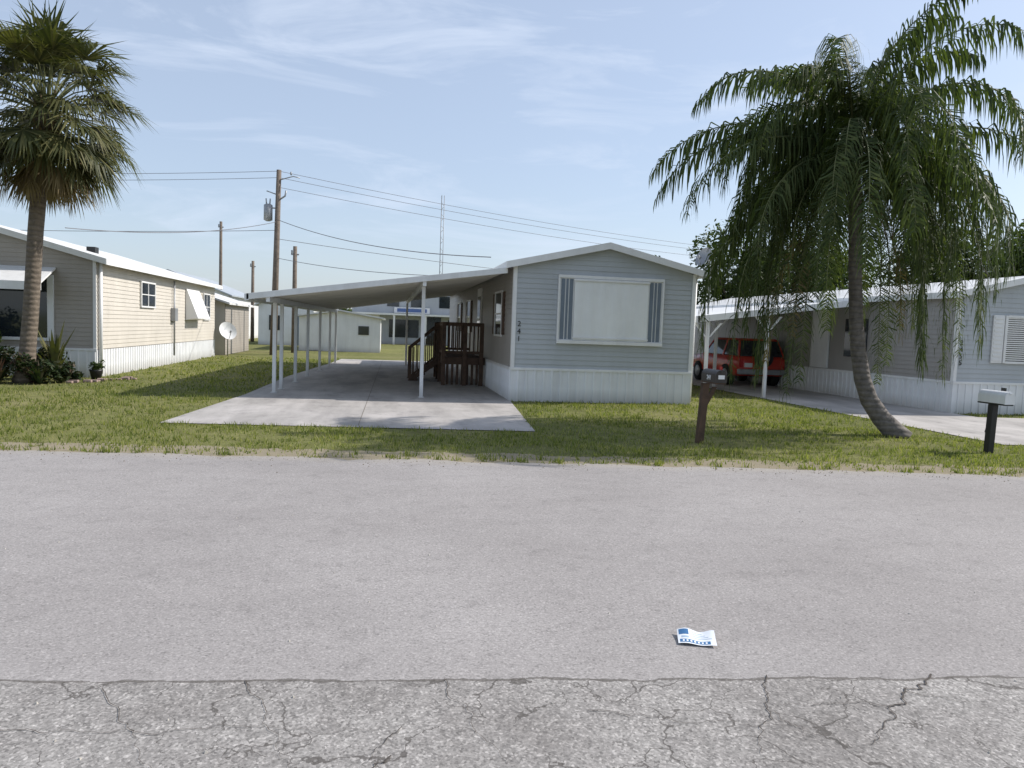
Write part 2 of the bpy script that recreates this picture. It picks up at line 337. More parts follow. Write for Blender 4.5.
def gable_home(name,x0,x1,y0,y1,eave,ridge,sid,side,skirt=.75,ov=.19):
    G=group(name); xm=(x0+x1)/2; Wd=x1-x0
    def rng(z):
        if z<=eave: return (0,Wd)
        k=(z-eave)/(ridge-eave)*Wd/2; return (min(k,Wd/2),max(Wd-k,Wd/2))
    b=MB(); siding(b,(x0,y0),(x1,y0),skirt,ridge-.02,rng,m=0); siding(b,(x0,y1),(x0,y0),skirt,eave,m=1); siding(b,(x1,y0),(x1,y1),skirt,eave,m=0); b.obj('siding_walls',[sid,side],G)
    box('wall_core',x0+.02,x1-.02,y0+.02,y1,.0,eave-.02,sid,G,0)
    b=MB(); ribs(b,(x0-.02,y0-.022),(x1+.02,y0-.022),0,skirt); ribs(b,(x0-.022,y1),(x0-.022,y0-.02),0,skirt); ribs(b,(x1+.022,y0-.02),(x1+.022,y1),0,skirt); b.obj('skirting',M['skirt'],G)
    b=MB(); b.box(x0-.03,x1+.03,y0-.048,y0-.005,skirt-.03,skirt+.03); b.box(x0-.048,x0-.005,y0-.004,y1,skirt-.03,skirt+.03); b.obj('skirting_rail',M['white'],G,.004)
    b=MB(); b.box(x0-.02,x0+.06,y0-.03,y0-.001,skirt+.03,eave-.02); b.box(x0-.03,x0-.0205,y0-.03,y0+.06,skirt+.03,eave-.02); b.box(x1-.06,x1+.02,y0-.03,y0-.001,skirt+.03,eave-.02); b.obj('corner_trim',M['white'],G,.003)
    s=(ridge-eave)/(Wd/2); e=eave-ov*s; t=.07
    b=MB(); b.prism([(x0-ov,e),(xm,ridge),(x1+ov,e),(x1+ov,e+t),(xm,ridge+t),(x0-ov,e+t)],y0-.16,y1+.15); b.obj('roof',M['roof'],G,0,True)
    b=MB(); b.prism([(x0-ov-.02,e-.05),(xm,ridge-.05),(x1+ov+.02,e-.05),(x1+ov+.02,e+t+.03),(xm,ridge+t+.03),(x0-ov-.02,e+t+.03)],y0-.19,y0-.1605); b.box(x0-ov-.03,x0-ov-.002,y0-.16,y1+.1,e-.05,e+t+.03); b.box(x1+ov+.002,x1+ov+.03,y0-.16,y1+.1,e-.05,e+t+.03); b.obj('fascia',M['white'],G,0,True)
    return G
# ------------------------------------------------------------------ main home
H=gable_home('mobile_home',2.83,7.15,16.65,34,3.10,3.60,M['siding'],M['siding_shaded'])
yF=16.65
b=MB(); b.box(3.84,6.38,yF-.075,yF-.014,2.86,2.93); b.box(3.84,6.38,yF-.10,yF-.014,1.36,1.44); b.box(3.84,3.88,yF-.075,yF-.014,1.44,2.86); b.box(6.34,6.38,yF-.075,yF-.014,1.44,2.86); b.obj('window_frame',M['white'],H,.005)
b=MB()
for x0,x1 in ((3.88,4.22),(6.0,6.34)):
    b.box(x0,x1,yF-.045,yF-.014,1.44,2.86,1)
    for q0,q1 in ((.03,.12),(.145,.20),(.225,.31)): b.box(x0+q0,x0+q1,yF-.056,yF-.0455,1.46,2.84,0)
b.obj('shutters',[M['blue'],M['white']],H,.003)
b=MB(); vs=[]; x=4.225; k=0; pr=[]
while x<5.99: pr.append((x,(0,.007,.007,0)[k%4])); x+=.0736; k+=1
pr.append((5.995,0))
for x,o in pr: vs+= [(x,yF-.07-o,1.445),(x,yF-.07-o,2.855)]
b.add(vs,[(2*i,2*i+2,2*i+3,2*i+1) for i in range(len(pr)-1)]); b.box(4.225,5.995,yF-.069,yF-.014,1.445,2.855)
b.obj('storm_panel',M['panel'],H)
b=MB()
for z in (1.50,2.82): b.box(4.2,6.02,yF-.10,yF-.0805,z-.02,z+.02)
b.obj('panel_rails',M['white'],H,.002)
def text(body,loc,size,mat,parent,rot=(math.pi/2,0,0),name='number'):
    c=bpy.data.curves.new(name,'FONT'); c.body=body; c.size=size; c.extrude=.004; c.align_x='CENTER'; c.materials.append(mat)
    o=bpy.data.objects.new(name,c); S.collection.objects.link(o); o.location=loc; o.rotation_euler=rot; o.parent=parent; return o
for i,ch in enumerate('241'): text(ch,(2.97,yF-.024,1.72-i*.17),.17,M['black'],H,name='house_number')
xL=2.83
b=MB()
for y0,y1,z0,z1 in ((18.2,19.3,1.5,2.55),(25.2,26.3,1.5,2.55),(28.5,29.6,1.5,2.55)):
    b.box(xL-.03,xL-.005,y0,y1,z0,z1,1); b.box(xL-.05,xL-.005,y0-.06,y0-.001,z0-.05,z1+.05,0); b.box(xL-.05,xL-.005,y1+.001,y1+.06,z0-.05,z1+.05,0); b.box(xL-.05,xL-.005,y0,y1,z1+.001,z1+.05,0); b.box(xL-.05,xL-.005,y0,y1,z0-.05,z0-.001,0); b.box(xL-.045,xL-.031,y0,y1,(z0+z1)/2-.02,(z0+z1)/2+.02,0)
    for q in (y0-.36,y1+.1): b.box(xL-.045,xL-.005,q,q+.26,z0,z1,2)
b.obj('side_windows',[M['white'],M['glass'],M['wood_dark']],H,.003)
b=MB(); b.box(xL-.05,xL-.005,22.2,23.15,.85,2.85,0); b.box(xL-.06,xL-.051,22.35,23.0,1.8,2.6,1); b.obj('door',[M['white'],M['glass']],H,.005)
b=MB(); b.tube([(7.22,16.75,.05),(7.22,16.75,3.0)],.035); b.tube([(7.22,16.75,3.0),(7.3,16.72,3.06)],.035); b.obj('downspout',M['white'],H)
# ------------------------------------------------------------------ carport
C=group('carport')
def zc(x): return 2.93-(2.66-x)*.147
def skew(y): return .035*(y-16.7)
y0,y1=16.62,31.0
b=MB()
def slab(xa,xb,ya,yb,dz0,dz1,m=0):
    def P(x,y,dz): return (x+(skew(y) if x<0 else 0),y,zc(x)+dz)
    b.hexa([P(xa,ya,dz0),P(xb,ya,dz0),P(xb,yb,dz0),P(xa,yb,dz0),P(xa,ya,dz1),P(xb,ya,dz1),P(xb,yb,dz1),P(xa,yb,dz1)],m)
slab(-2.9,2.66,y0,y1,.06,.085)
y=y0+.05
while y<y1: slab(-2.88,2.64,y,y+.025,0,.0598); y+=.305
b.obj('roof_pans',M['pan'],C)
b=MB(); slab(-2.96,2.66,y0-.03,y0-.001,-.03,.10); slab(-3.0,-2.91,y0-.03,y1,-.05,.10); b.obj('fascia_gutter',M['white_metal'],C,.004)
b=MB()
zb=zc(-2.5)
b.hexa([(-2.56+skew(y0),y0,zb-.13),(-2.48+skew(y0),y0,zb-.13),(-2.48+skew(y1),y1,zb-.13),(-2.56+skew(y1),y1,zb-.13),(-2.56+skew(y0),y0,zb-.009),(-2.48+skew(y0),y0,zb-.009),(-2.48+skew(y1),y1,zb-.009),(-2.56+skew(y1),y1,zb-.009)])
zb2=zc(.81); b.box(.77,.85,y0,y1,zb2-.13,zb2-.009)
b.obj('beams',M['white_metal'],C,.004)
b=MB()
for y in (17.45,18.35,20.5,22.8,25.7,28.7,30.8):
    x=-2.56+skew(y); b.box(x,x+.08,y-.04,y+.04,0.012,zb-.13); b.box(x-.03,x+.11,y-.07,y+.07,.0125,.03)
for y in (16.97,30.6): b.box(.77,.85,y-.04,y+.04,.012,zb2-.13); b.box(.74,.88,y-.07,y+.07,.0125,.03)
b.obj('posts',M['white_metal'],C,.004)
# ------------------------------------------------------------------ wooden deck
D=group('wooden_deck'); b=MB()
x0,x1,y0,y1,h=1.62,2.76,20.8,24.2,.80
yy=y0
while yy<y1-.1: b.box(x0,x1,yy,yy+.135,h-.035,h); yy+=.142
b.box(x0,x1,y0-.035,y0-.001,h-.2,h-.0); b.box(x0-.035,x0-.001,y0,y1,h-.2,h)
xx=x0+.05
while xx<x1-.05: b.box(xx,xx+.07,y0-.03,y0-.012,.03,h-.201); xx+=.14
for px,py in [(x0-.02,y0-.02),(x1-.1,y0-.02),(x0-.02,y1-.08),((x0+x1)/2,y0-.02),(x0-.02,22.1),(x0-.02,23.1)]: b.box(px-.07,px+.04,py-.12,py-.036,0.012,h+.98)
def rail(ax,ay,bx,by):
    for z,t in ((h+.10,.08),(h+.88,.10)):
        if abs(ax-bx)>abs(ay-by): b.box(ax,bx,ay-.02,ay+.02,z,z+t)
        else: b.box(ax-.02,ax+.02,ay,by,z,z+t)
    n=int(max(abs(ax-bx),abs(ay-by))/.11)
    for i in range(1,n):
        x=ax+(bx-ax)*i/n; y=ay+(by-ay)*i/n; b.box(x-.02,x+.02,y-.017,y+.017,h+.18,h+.88)
rail(x0,y0-.07,x1-.1,y0-.07); rail(x0-.045,y0,x0-.045,22.0); rail(x0,y1-.06,x1-.05,y1-.06)
for i in range(4):
    z=h-.19*(i+1); xs0=x0-.04-.22*(i+1); b.box(xs0,xs0+.24,22.15,23.05,z-.035,z); b.box(xs0+.20,xs0+.219,22.15,23.05,z,z+.155)
for y in (22.1,23.08):
    b.hexa([(x0-.98,y,.02),(x0-.82,y,.02),(x0-.05,y,h-.25),(x0-.05,y,h),(x0-.98,y+.04,.02),(x0-.82,y+.04,.02),(x0-.05,y+.04,h-.25),(x0-.05,y+.04,h)])
    b.box(x0-.95,x0-.87,y-.02,y+.05,.012,1.0); b.hexa([(x0-.95,y,.92),(x0-.95,y+.04,.92),(x0-.05,y+.04,h+.88),(x0-.05,y,h+.88),(x0-.95,y,.99),(x0-.95,y+.04,.99),(x0-.05,y+.04,h+.95),(x0-.05,y,h+.95)])
    for i in range(1,8):
        x=x0-.92+i*.115; z0=max(.05,(x-(x0-1.0))*.75); b.box(x-.015,x+.015,y+.005,y+.035,z0,z0+.87)
b.obj('timber',M['wood_dark'],D,.003,True)
def dish(name,loc,rad,aim,pole,mat):
    G=group(name); b=MB(); aim=Vector(aim).normalized(); a=aim.cross(Vector((0,0,1))).normalized(); c=a.cross(aim); L=Vector(loc)
    vs=[L]; n=24; fs=[]; rings=5
    for r in range(1,rings+1):
        rr=rad*r/rings
        for k in range(n): t=2*math.pi*k/n; vs.append(L+(a*math.cos(t)*.92+c*math.sin(t))*rr+aim*(rr*rr*.45/rad))
    for k in range(n): fs.append((0,1+k,1+(k+1)%n))
    for r in range(rings-1):
        for k in range(n): fs.append((1+r*n+k,1+(r+1)*n+k,1+(r+1)*n+(k+1)%n,1+r*n+(k+1)%n))
    b.add(vs,fs,0,True); b.obj('reflector',mat,G)
    b=MB(); f=L+aim*rad*1.1-c*rad*.35; b.tube([L-c*rad*.9+aim*rad*.3,f],.015); b.tube([f,f-aim*.12],.04); b.tube([L-aim*.03,L-aim*.15,Vector(pole[0]),Vector(pole[1])],.025); b.obj('arm_and_mast',M['grey'],G)
dish('satellite_dish',(9.15,20.6,3.9),.30,(-.85,-.35,.45),((9.35,20.7,3.6),(9.35,20.7,0)),M['grey'])
dish('satellite_dish',(-6.95,34.3,1.05),.42,(.55,-.75,.45),((-6.95,34.6,.8),(-6.95,34.6,0)),M['white_metal'])
# ------------------------------------------------------------------ left house
LH=gable_home('mobile_home',-15.4,-7.42,20.75,34.1,3.05,4.12,M['siding_brown_shade'],M['siding_brown_shade'],skirt=.72,ov=.3)
b=MB(); siding(b,(-7.405,20.75),(-7.405,34.1),.74,3.04,m=0); b.obj('beige_side_wall',M['siding_beige'],LH)
xw=-7.385
b=MB()
def win(b,y0,y1,z0,z1):
    b.box(xw,xw+.02,y0,y1,z0,z1,1)
    for q in ((y0-.05,y0-.001,z0-.05,z1+.05),(y1+.001,y1+.05,z0-.05,z1+.05),(y0,y1,z1+.001,z1+.05),(y0,y1,z0-.05,z0-.001)): b.box(xw,xw+.045,*q,0)
    b.box(xw,xw+.035,(y0+y1)/2-.02,(y0+y1)/2+.02,z0,z1,0); b.box(xw,xw+.0345,y0,y1,(z0+z1)/2-.015,(z0+z1)/2+.015,0)
win(b,24.2,25.5,1.95,2.65); win(b,32.0,33.0,1.6,2.6)
b.obj('side_windows',[M['white'],M['glass']],LH,.003)
b=MB(); b.hexa([(xw,29.3,1.55),(xw+.45,29.3,1.62),(xw+.45,31.2,1.62),(xw,31.2,1.55),(xw,29.3,2.7),(xw+.04,29.3,2.7),(xw+.04,31.2,2.7),(xw,31.2,2.7)]); b.obj('window_awning',M['white'],LH,.004)
b=MB(); b.tube([(xw+.06,27.6,.3),(xw+.06,27.6,2.9)],.03); b.box(xw,xw+.14,27.4,27.75,1.5,1.95); b.obj('electric_meter',M['grey'],LH)
b=MB(); b.tube([(xw+.05,20.85,.1),(xw+.05,20.85,3.0)],.045); b.obj('downspout',M['white'],LH)
yl=20.75
b=MB(); b.box(-10.9,-8.55,yl-.03,yl-.014,1.0,2.6,1)
for q in ((-8.55,-8.40,1.0,2.6),(-10.9,-8.4,.92,.999),(-9.75,-9.68,1.0,2.6)): b.box(q[0],q[1],yl-.06,yl-.0145,q[2],q[3],0)
b.obj('front_window',[M['white'],M['glass']],LH,.003)
b=MB(); b.hexa([(-11,yl-.85,2.35),(-8.35,yl-.85,2.35),(-8.35,yl-.02,2.75),(-11,yl-.02,2.75),(-11,yl-.85,2.39),(-8.35,yl-.85,2.39),(-8.35,yl-.02,2.80),(-11,yl-.02,2.80)]); b.box(-11,-8.35,yl-.87,yl-.851,2.18,2.39); b.obj('awning',M['white'],LH,.003)
b=MB(); b.tube([(-9.9,23,3.7),(-9.9,23,4.1)],.07); b.box(-9.2,-8.95,25.0,25.3,3.5,3.72); b.obj('roof_vents',M['black'],LH)
# ------------------------------------------------------------------ right house + carport
RH=gable_home('mobile_home',13.42,17.75,15.7,32,2.85,3.35,M['siding'],M['siding_shaded'])
b=MB(); yr=15.7
b.box(14.75,16.4,yr-.03,yr-.014,1.3,2.35,1); b.box(14.68,14.749,yr-.06,yr-.0145,1.25,2.4,0); b.box(14.75,16.4,yr-.06,yr-.0145,2.351,2.41,0); b.box(14.75,16.4,yr-.06,yr-.0145,1.24,1.299,0); b.box(15.55,15.6,yr-.05,yr-.031,1.3,2.35,0)
b.box(14.36,14.66,yr-.05,yr-.0146,1.25,2.4,0)
for i in range(11): b.box(14.39,14.63,yr-.06,yr-.0505,1.3+i*.1,1.36+i*.1,0)
z=1.32
while z<2.33: b.box(14.76,16.4,yr-.042,yr-.0305,z,z+.03,0); z+=.05
b.obj('front_window',[M['white'],M['glass']],RH,.003)
for i,ch in enumerate('2455'): text(ch,(13.56,yr-.024,1.65-i*.16),.17,M['black'],RH,name='house_number')
b=MB(); b.box(13.36,13.4,19.0,20.0,1.2,2.3,1); b.box(13.34,13.4,20.8,21.7,.8,2.7,0); b.obj('side_openings',[M['white'],M['glass']],RH,.003)
C2=group('carport'); b=MB()
def zc2(x): return 2.74-(13.3-x)*.135
def slab2(xa,xb,ya,yb,d0,d1):
    b.hexa([(xa,ya,zc2(xa)+d0),(xb,ya,zc2(xb)+d0),(xb,yb,zc2(xb)+d0),(xa,yb,zc2(xa)+d0),(xa,ya,zc2(xa)+d1),(xb,ya,zc2(xb)+d1),(xb,yb,zc2(xb)+d1),(xa,yb,zc2(xa)+d1)])
slab2(8.3,13.24,18.9,30,.06,.09); y=18.95
while y<30: slab2(8.32,13.22,y,y+.03,0,.0598); y+=.3
slab2(8.25,13.24,18.86,18.899,-.05,.12); slab2(8.2,8.299,18.86,30,-.05,.12)
b.obj('roof',M['white'],C2)
b=MB()
for px in (8.6,10.35):
    for y in (19.0,22.2,25.6,29.4):
        zt=zc2(px); b.box(px-.04,px+.04,y-.04,y+.04,.012,zt-.02)
        for s in (-1,1): b.hexa([(px+s*.042,y-.02,zt-.48),(px+s*.08,y-.02,zt-.48),(px+s*.42,y-.02,zt-.09),(px+s*.34,y-.02,zt-.09),(px+s*.042,y+.02,zt-.48),(px+s*.08,y+.02,zt-.48),(px+s*.42,y+.02,zt-.09),(px+s*.34,y+.02,zt-.09)])
b.obj('bracketed_posts',M['white'],C2,0,True)
# ------------------------------------------------------------------ red SUV
V=group('parked_suv')
def suv(G,cx,cy):
    sec=[(0,.78,.48,.92),(.06,.86,.38,1.02),(.5,.90,.34,1.04),(2.4,.91,.34,1.04),(2.9,.90,.36,1.03),(3.7,.86,.40,.95),(3.9,.76,.48,.84)]
    b=MB(); rings=[]
    for y,w,z0,z1 in sec:
        q=[(-w*.9,z0),(w*.9,z0),(w,z0+.1),(w,z1-.22),(w*.95,z1-.04),(w*.86,z1),(-w*.86,z1),(-w*.95,z1-.04),(-w,z1-.22),(-w,z0+.1)]
        rings.append([(cx+x,cy+y,z) for x,z in q])
    n=10; vs=[p for r in rings for p in r]; fs=[]
    for i in range(len(rings)-1):
        for k in range(n): fs.append((i*n+k,i*n+(k+1)%n,(i+1)*n+(k+1)%n,(i+1)*n+k))
    fs.append(tuple(range(n-1,-1,-1))); fs.append(tuple((len(rings)-1)*n+k for k in range(n)))
    b.add(vs,fs,0,True); b.obj('body',M['red'],G,0,True)
    b=MB()
    def cab(y0,y1,yt0,yt1,wb,wt,z0,z1,m):
        b.hexa([(cx-wb,cy+y0,z0),(cx+wb,cy+y0,z0),(cx+wb,cy+y1,z0),(cx-wb,cy+y1,z0),(cx-wt,cy+yt0,z1),(cx+wt,cy+yt0,z1),(cx+wt,cy+yt1,z1),(cx-wt,cy+yt1,z1)],m)
    cab(.06,2.75,.26,2.2,.80,.68,1.02,1.55,0); b.obj('cabin_glass',M['glass'],G,.03,True)
    b=MB(); cab(.24,2.22,.30,2.16,.70,.62,1.55,1.62,0)
    for sx in (-1,1):
        for ya,yb in ((.04,.3),(1.2,1.16),(2.76,2.2)):
            b.hexa([(cx+sx*.78,cy+ya,1.02),(cx+sx*.83,cy+ya,1.02),(cx+sx*.83,cy+ya+.09,1.02),(cx+sx*.78,cy+ya+.09,1.02),(cx+sx*.65,cy+yb-.03,1.56),(cx+sx*.70,cy+yb-.03,1.56),(cx+sx*.70,cy+yb+.07,1.56),(cx+sx*.65,cy+yb+.07,1.56)])
    b.obj('roof_and_pillars',M['red'],G,.012,True)
    b=MB(); b.box(cx-.86,cx+.86,cy-.12,cy+.05,.42,.60); b.obj('bumper',M['grey'],G,.03)
    b=MB()
    for sx in (-1,1): b.box(cx+sx*.74-.07,cx+sx*.74+.07,cy-.015,cy+.08,.66,.95)
    b.obj('tail_lights',M['redlens'],G,.01)
    b=MB(); b.tube([(cx,cy-.2,.98),(cx,cy-.02,.98)],.30,0,22); b.tube([(cx,cy-.215,.98),(cx,cy-.2,.98)],.17,1,18); b.obj('spare_wheel',[M['rubber'],M['grey']],G,.01)
    box('number_plate',cx-.62,cx-.34,cy-.01,cy+.02,.66,.80,M['white'],G)
    b=MB()
    for sx in (-1,1):
        for wy in (.8,3.05):
            for r,mm in ((.36,0),(.2,1)): b.tube([(cx+sx*.70,cy+wy,.37),(cx+sx*(.93 if mm==0 else .94),cy+wy,.37)],r,mm,20)
    b.obj('wheels',[M['rubber'],M['grey']],G)
suv(V,12.4,23.0)
# ------------------------------------------------------------------ mailboxes
def mailbox(name,x,y,base,boxm,dx,lean,plate=None,zt=1.0):
    G=group(name)
    b=MB(); w=.05
    b.hexa([(x-w,y-w,0),(x+w,y-w,0),(x+w,y+w,0),(x-w,y+w,0),(x-w+lean,y-w,zt),(x+w+lean,y-w,zt),(x+w+lean,y+w,zt),(x-w+lean,y+w,zt)])
    X=x+lean+dx; z=zt-.06
    if dx>.05: b.box(x+lean-.12,X+.12,y-.045,y+.045,zt+.001,z+.0615)
    b.box(X-.08,X+.08,y-.27,y+.25,z+.062,z+.085)
    b.hexa([(x+lean-.03,y+.051,zt-.45),(x+lean+.03,y+.051,zt-.45),(X+.10,y+.051,z),(X+.04,y+.051,z),(x+lean-.03,y+.10,zt-.45),(x+lean+.03,y+.10,zt-.45),(X+.10,y+.10,z),(X+.04,y+.10,z)])
    b.obj('post',base,G,.006,True)
    b=MB(); prof=[(X-.085,z+.086),(X+.085,z+.086),(X+.085,z+.19)]+[(X+.085*math.cos(t),z+.19+.085*math.sin(t)) for t in [math.pi*i/10 for i in range(1,10)]]+[(X-.085,z+.19)]
    b.prism(prof,y-.26,y+.24); pd=[(X+(px-X)*1.05,z+.18+(pz-z-.18)*1.04) for px,pz in prof]; b.prism(pd,y-.285,y-.261); b.box(X-.02,X+.02,y-.30,y-.286,z+.235,z+.255)
    b.obj('box',boxm,G,0,True)
    b=MB(); b.box(X+.0855,X+.092,y-.1,y-.07,z+.15,z+.32); b.box(X+.0925,X+.097,y-.1,y+.0,z+.27,z+.32); b.obj('flag',M['redlens'] if plate else M['black'],G)
    if plate:
        b=MB(); b.box(X-.05,X+.05,y-.292,y-.2855,z+.14,z+.2); b.obj('number_plate',M['white'],G)
    return G,X,z
G,X,z=mailbox('mailbox',4.79,10.67,M['wood_dark'],M['mbx'],.12,.05,True,.93)
text('241',(X-.092,10.62,z+.12),.1,M['white'],G,(math.pi/2,0,-math.pi/2),'side_number')
mailbox('mailbox',9.22,9.95,M['black'],M['white_metal'],.02,.02,None,.76)
# ------------------------------------------------------------------ flyer on the road
Fg=group('paper_flyer'); b=MB(); ang=math.radians(-18); cx,cy=1.69,3.66; nx,ny=14,9; L,Wd=.20,.15
def fp(u,v,dz=0):
    a=(u-.5)*L; c=(v-.5)*Wd; z=.012+.018*math.sin(u*4.2+.6)**2*(.4+v*.6)+.012*v*v
    return (cx+a*math.cos(ang)-c*math.sin(ang),cy+a*math.sin(ang)+c*math.cos(ang),z+dz)
def patch(u0,u1,v0,v1,dz,m):
    vs=[fp(u0+(u1-u0)*i/nx,v0+(v1-v0)*j/ny,dz) for j in range(ny+1) for i in range(nx+1)]
    b.add(vs,[(j*(nx+1)+i,j*(nx+1)+i+1,(j+1)*(nx+1)+i+1,(j+1)*(nx+1)+i) for j in range(ny) for i in range(nx)],m,True)
patch(0,1,0,1,0,0); patch(.04,.30,.62,.95,.0006,1); patch(.05,.85,.08,.30,.0006,1); patch(.10,.30,.40,.52,.0006,2)
for i in range(7): patch(.12+.1*i,.17+.1*i,.13,.25,.0011,0)
for i in range(4): patch(.4,.9-.08*i,.45+.12*i,.49+.12*i,.0006,2)
b.obj('printed_sheet',[simple('paper_white',(.72,.75,.78),.6,.03),simple('ink_blue',(.04,.14,.30),.5,.1),simple('ink_light',(.35,.45,.55),.5,.1)],Fg)
# ------------------------------------------------------------------ queen palm
def frond(b,base,az,el,L,droop,lf,m=0,nl=58,rnd=R,thick=.018):
    pts=[]; p=Vector(base); n=14; e=el; ax=az+rnd.uniform(-.15,.15)
    for i in range(n+1):
        pts.append(p.copy()); d=Vector((math.cos(ax)*math.cos(e),math.sin(ax)*math.cos(e),math.sin(e))); p=p+d*(L/n); e-=droop/n*(.5+1.0*i/n); e=max(e,-1.52)
    b.tube(pts,[thick*(1-.85*i/n) for i in range(n+1)],m+2,4,False)
    for i in range(nl):
        t=.10+.90*i/nl; f=t*n; k=min(int(f),n-1); q=pts[k].lerp(pts[k+1],f-k); d=(pts[k+1]-pts[k]).normalized()
        s=d.cross(Vector((0,0,1))); s=s.normalized() if s.length>.05 else Vector((-math.sin(ax),math.cos(ax),0)); u=s.cross(d)
        for sg in (-1,1):
            ll=lf*math.sin(math.pi*min(1,.22+t*.74))**.5*rnd.uniform(.7,1.2)+.06
            dr=(s*sg*rnd.uniform(.4,1)+d*rnd.uniform(.2,.75)+u*rnd.uniform(-.4,.5)).normalized()
            w=(d*.9+u*.3*sg).normalized()*rnd.uniform(.012,.021)
            m1=q+dr*ll*.30-Vector((0,0,ll*.05)); d2=(dr*.5-Vector((0,0,rnd.uniform(.6,1.5)))).normalized(); m2=m1+d2*ll*.37; d3=(d2*.4-Vector((0,0,1))).normalized(); e3=m2+d3*ll*.38
            b.add([q-w*.6,q+w*.6,m1+w,m1-w,m2+w*.8,m2-w*.8,e3],[(0,1,2,3),(3,2,4,5),(5,4,6)],m)
Q=group('queen_palm'); rq=random.Random(21); b=MB()
tp=[(8.95,11.56,-.05),(8.83,11.62,.10),(8.64,11.72,.32),(8.46,11.82,.62),(8.34,11.88,.98),(8.26,11.93,1.45),(8.20,11.97,2.0),(8.14,12.0,2.8),(8.06,12.0,3.8),(7.97,12.0,4.7),(7.93,12.0,5.0)]
b.tube(tp,[.22,.18,.16,.15,.14,.128,.12,.11,.11,.11,.13],0,16)
b.obj('trunk',M['bark'],Q)
cb=Vector((7.93,12.0,4.95)); b=MB(); b.tube([cb-Vector((0,0,.3)),cb+Vector((0,0,.1)),cb+Vector((0,0,.6)),cb+Vector((0,0,1.0))],[.13,.17,.11,.03],0,12)
b.obj('crownshaft',simple('palm_sheath',(.12,.13,.06),.6,.3,8),Q)
b=MB(); K=52
for i in range(K):
    t=i/(K-1); az=i*2.39996+rq.uniform(-.35,.35); el=math.radians(85-105*t**.8+rq.uniform(-9,9)); L=3.1+rq.uniform(-.6,.55)
    droop=1.6+1.1*math.sin(math.pi*min(1,t*1.1))+rq.uniform(-.3,.6)
    if t<.16: L*=.82
    frond(b,cb+Vector((math.cos(az)*.1,math.sin(az)*.1,.35-.5*t)),az,el,L,droop,.66,0,74,rq)
gr=simple('frond_rib',(.14,.15,.06),.5,.2,6)
# older, lower fronds whose outer halves hang straight down as long curtains
for i in range(24):
    side=math.pi if i%2 else 0.0
    az=side+rq.uniform(-1.1,1.1); el=rq.uniform(-.7,.3); L=rq.uniform(2.9,4.3)
    frond(b,cb+Vector((math.cos(az)*.12,math.sin(az)*.12,-.1)),az,el,L,rq.uniform(2.2,3.2),.6,0,78,rq)
for az,el,L in ((3.05,-.55,4.6),(2.6,-.75,4.3),(3.6,-.8,4.2),(3.3,-.95,4.3),(2.9,-.35,4.5),(-.2,-.6,4.3),(.35,-.7,4.0),(.1,-.95,4.1),(-.6,-.75,3.9),(0.0,-.4,4.3)):
    frond(b,cb+Vector((math.cos(az)*.12,math.sin(az)*.12,-.15)),az,el,L,1.9,.55,0,88,rq)
for az,el,L in ((3.0,.35,3.7),(3.3,.2,3.8),(2.8,.5,3.7),(.1,.3,3.8),(-.25,.45,3.7),(.4,.2,3.6)):
    frond(b,cb+Vector((math.cos(az)*.12,math.sin(az)*.12,0)),az,el,L,1.7,.65,0,80,rq)
b.obj('fronds',[M['palm'],M['palm'],gr],Q)
b=MB()
for az,el,L in ((3.6,-.9,3.4),(2.6,-1.0,3.8),(-.2,-1.0,3.2)): frond(b,cb+Vector((math.cos(az)*.12,math.sin(az)*.12,-.2)),az,el,L,.8,.45,0,50,rq)
b.obj('dry_fronds',[M['palm_dry'],M['palm_dry'],gr],Q)
# ------------------------------------------------------------------ sabal palm (left)
def fan(b,base,az,el,pl,fl,rnd,m=0,segs=34,droop=.35,spread=2.9):
    d=Vector((math.cos(az)*math.cos(el),math.sin(az)*math.cos(el),math.sin(el))); base=Vector(base)
    hub=base+d*pl-Vector((0,0,.12*pl)); b.tube([base,base+d*pl*.6,hub],[.022,.016,.012],m+1,4,False)
    d=(d-Vector((0,0,droop))).normalized(); s=d.cross(Vector((0,0,1))); s=s.normalized() if s.length>.05 else Vector((1,0,0)); u=s.cross(d)
    for i in range(segs):
        a=-spread/2+spread*i/(segs-1); ll=fl*(.72+.28*math.cos(a*.75))*rnd.uniform(.84,1.12)
        dr=(d*math.cos(a)+s*math.sin(a)+u*(.18*abs(math.sin(a))+rnd.uniform(-.08,.08))).normalized(); w=(-d*math.sin(a)+s*math.cos(a))
        m1=hub+dr*ll*.5-Vector((0,0,.03)); w1=w*ll*.5*spread/segs*.52
        m2=m1+(dr-Vector((0,0,rnd.uniform(.3,1.3)))).normalized()*ll*.5
        z=u*(.012 if i%2 else -.012)
        b.add([hub-w*.01,hub+w*.01,m1+w1+z,m1-w1+z,m2],[(0,1,2,3),(3,2,4)],m)
SP=group('sabal_palm'); rs=random.Random(5); b=MB(); sx,sy=-8.25,18.75
tz=6.15; pts=[(sx+.02*math.sin(z*1.2)+.085*z,sy,z) for z in [0,.3,.8,1.5,2.5,3.5,4.5,5.5,tz]]
b.tube(pts,[.25,.20,.17,.165,.16,.16,.165,.19,.24],0,16); b.obj('trunk',M['bark_sabal'],SP)
top=Vector(pts[-1]); b=MB()
for i in range(40):
    a=i*2.4; z=tz-1.0+i*.03; q=Vector((top.x+math.cos(a)*.18,sy+math.sin(a)*.18,z)); b.tube([q,q+Vector((math.cos(a)*.16,math.sin(a)*.16,.3))],[.05,.02],0,4)
b.obj('leaf_boots',M['palm_dry'],SP)
b=MB()
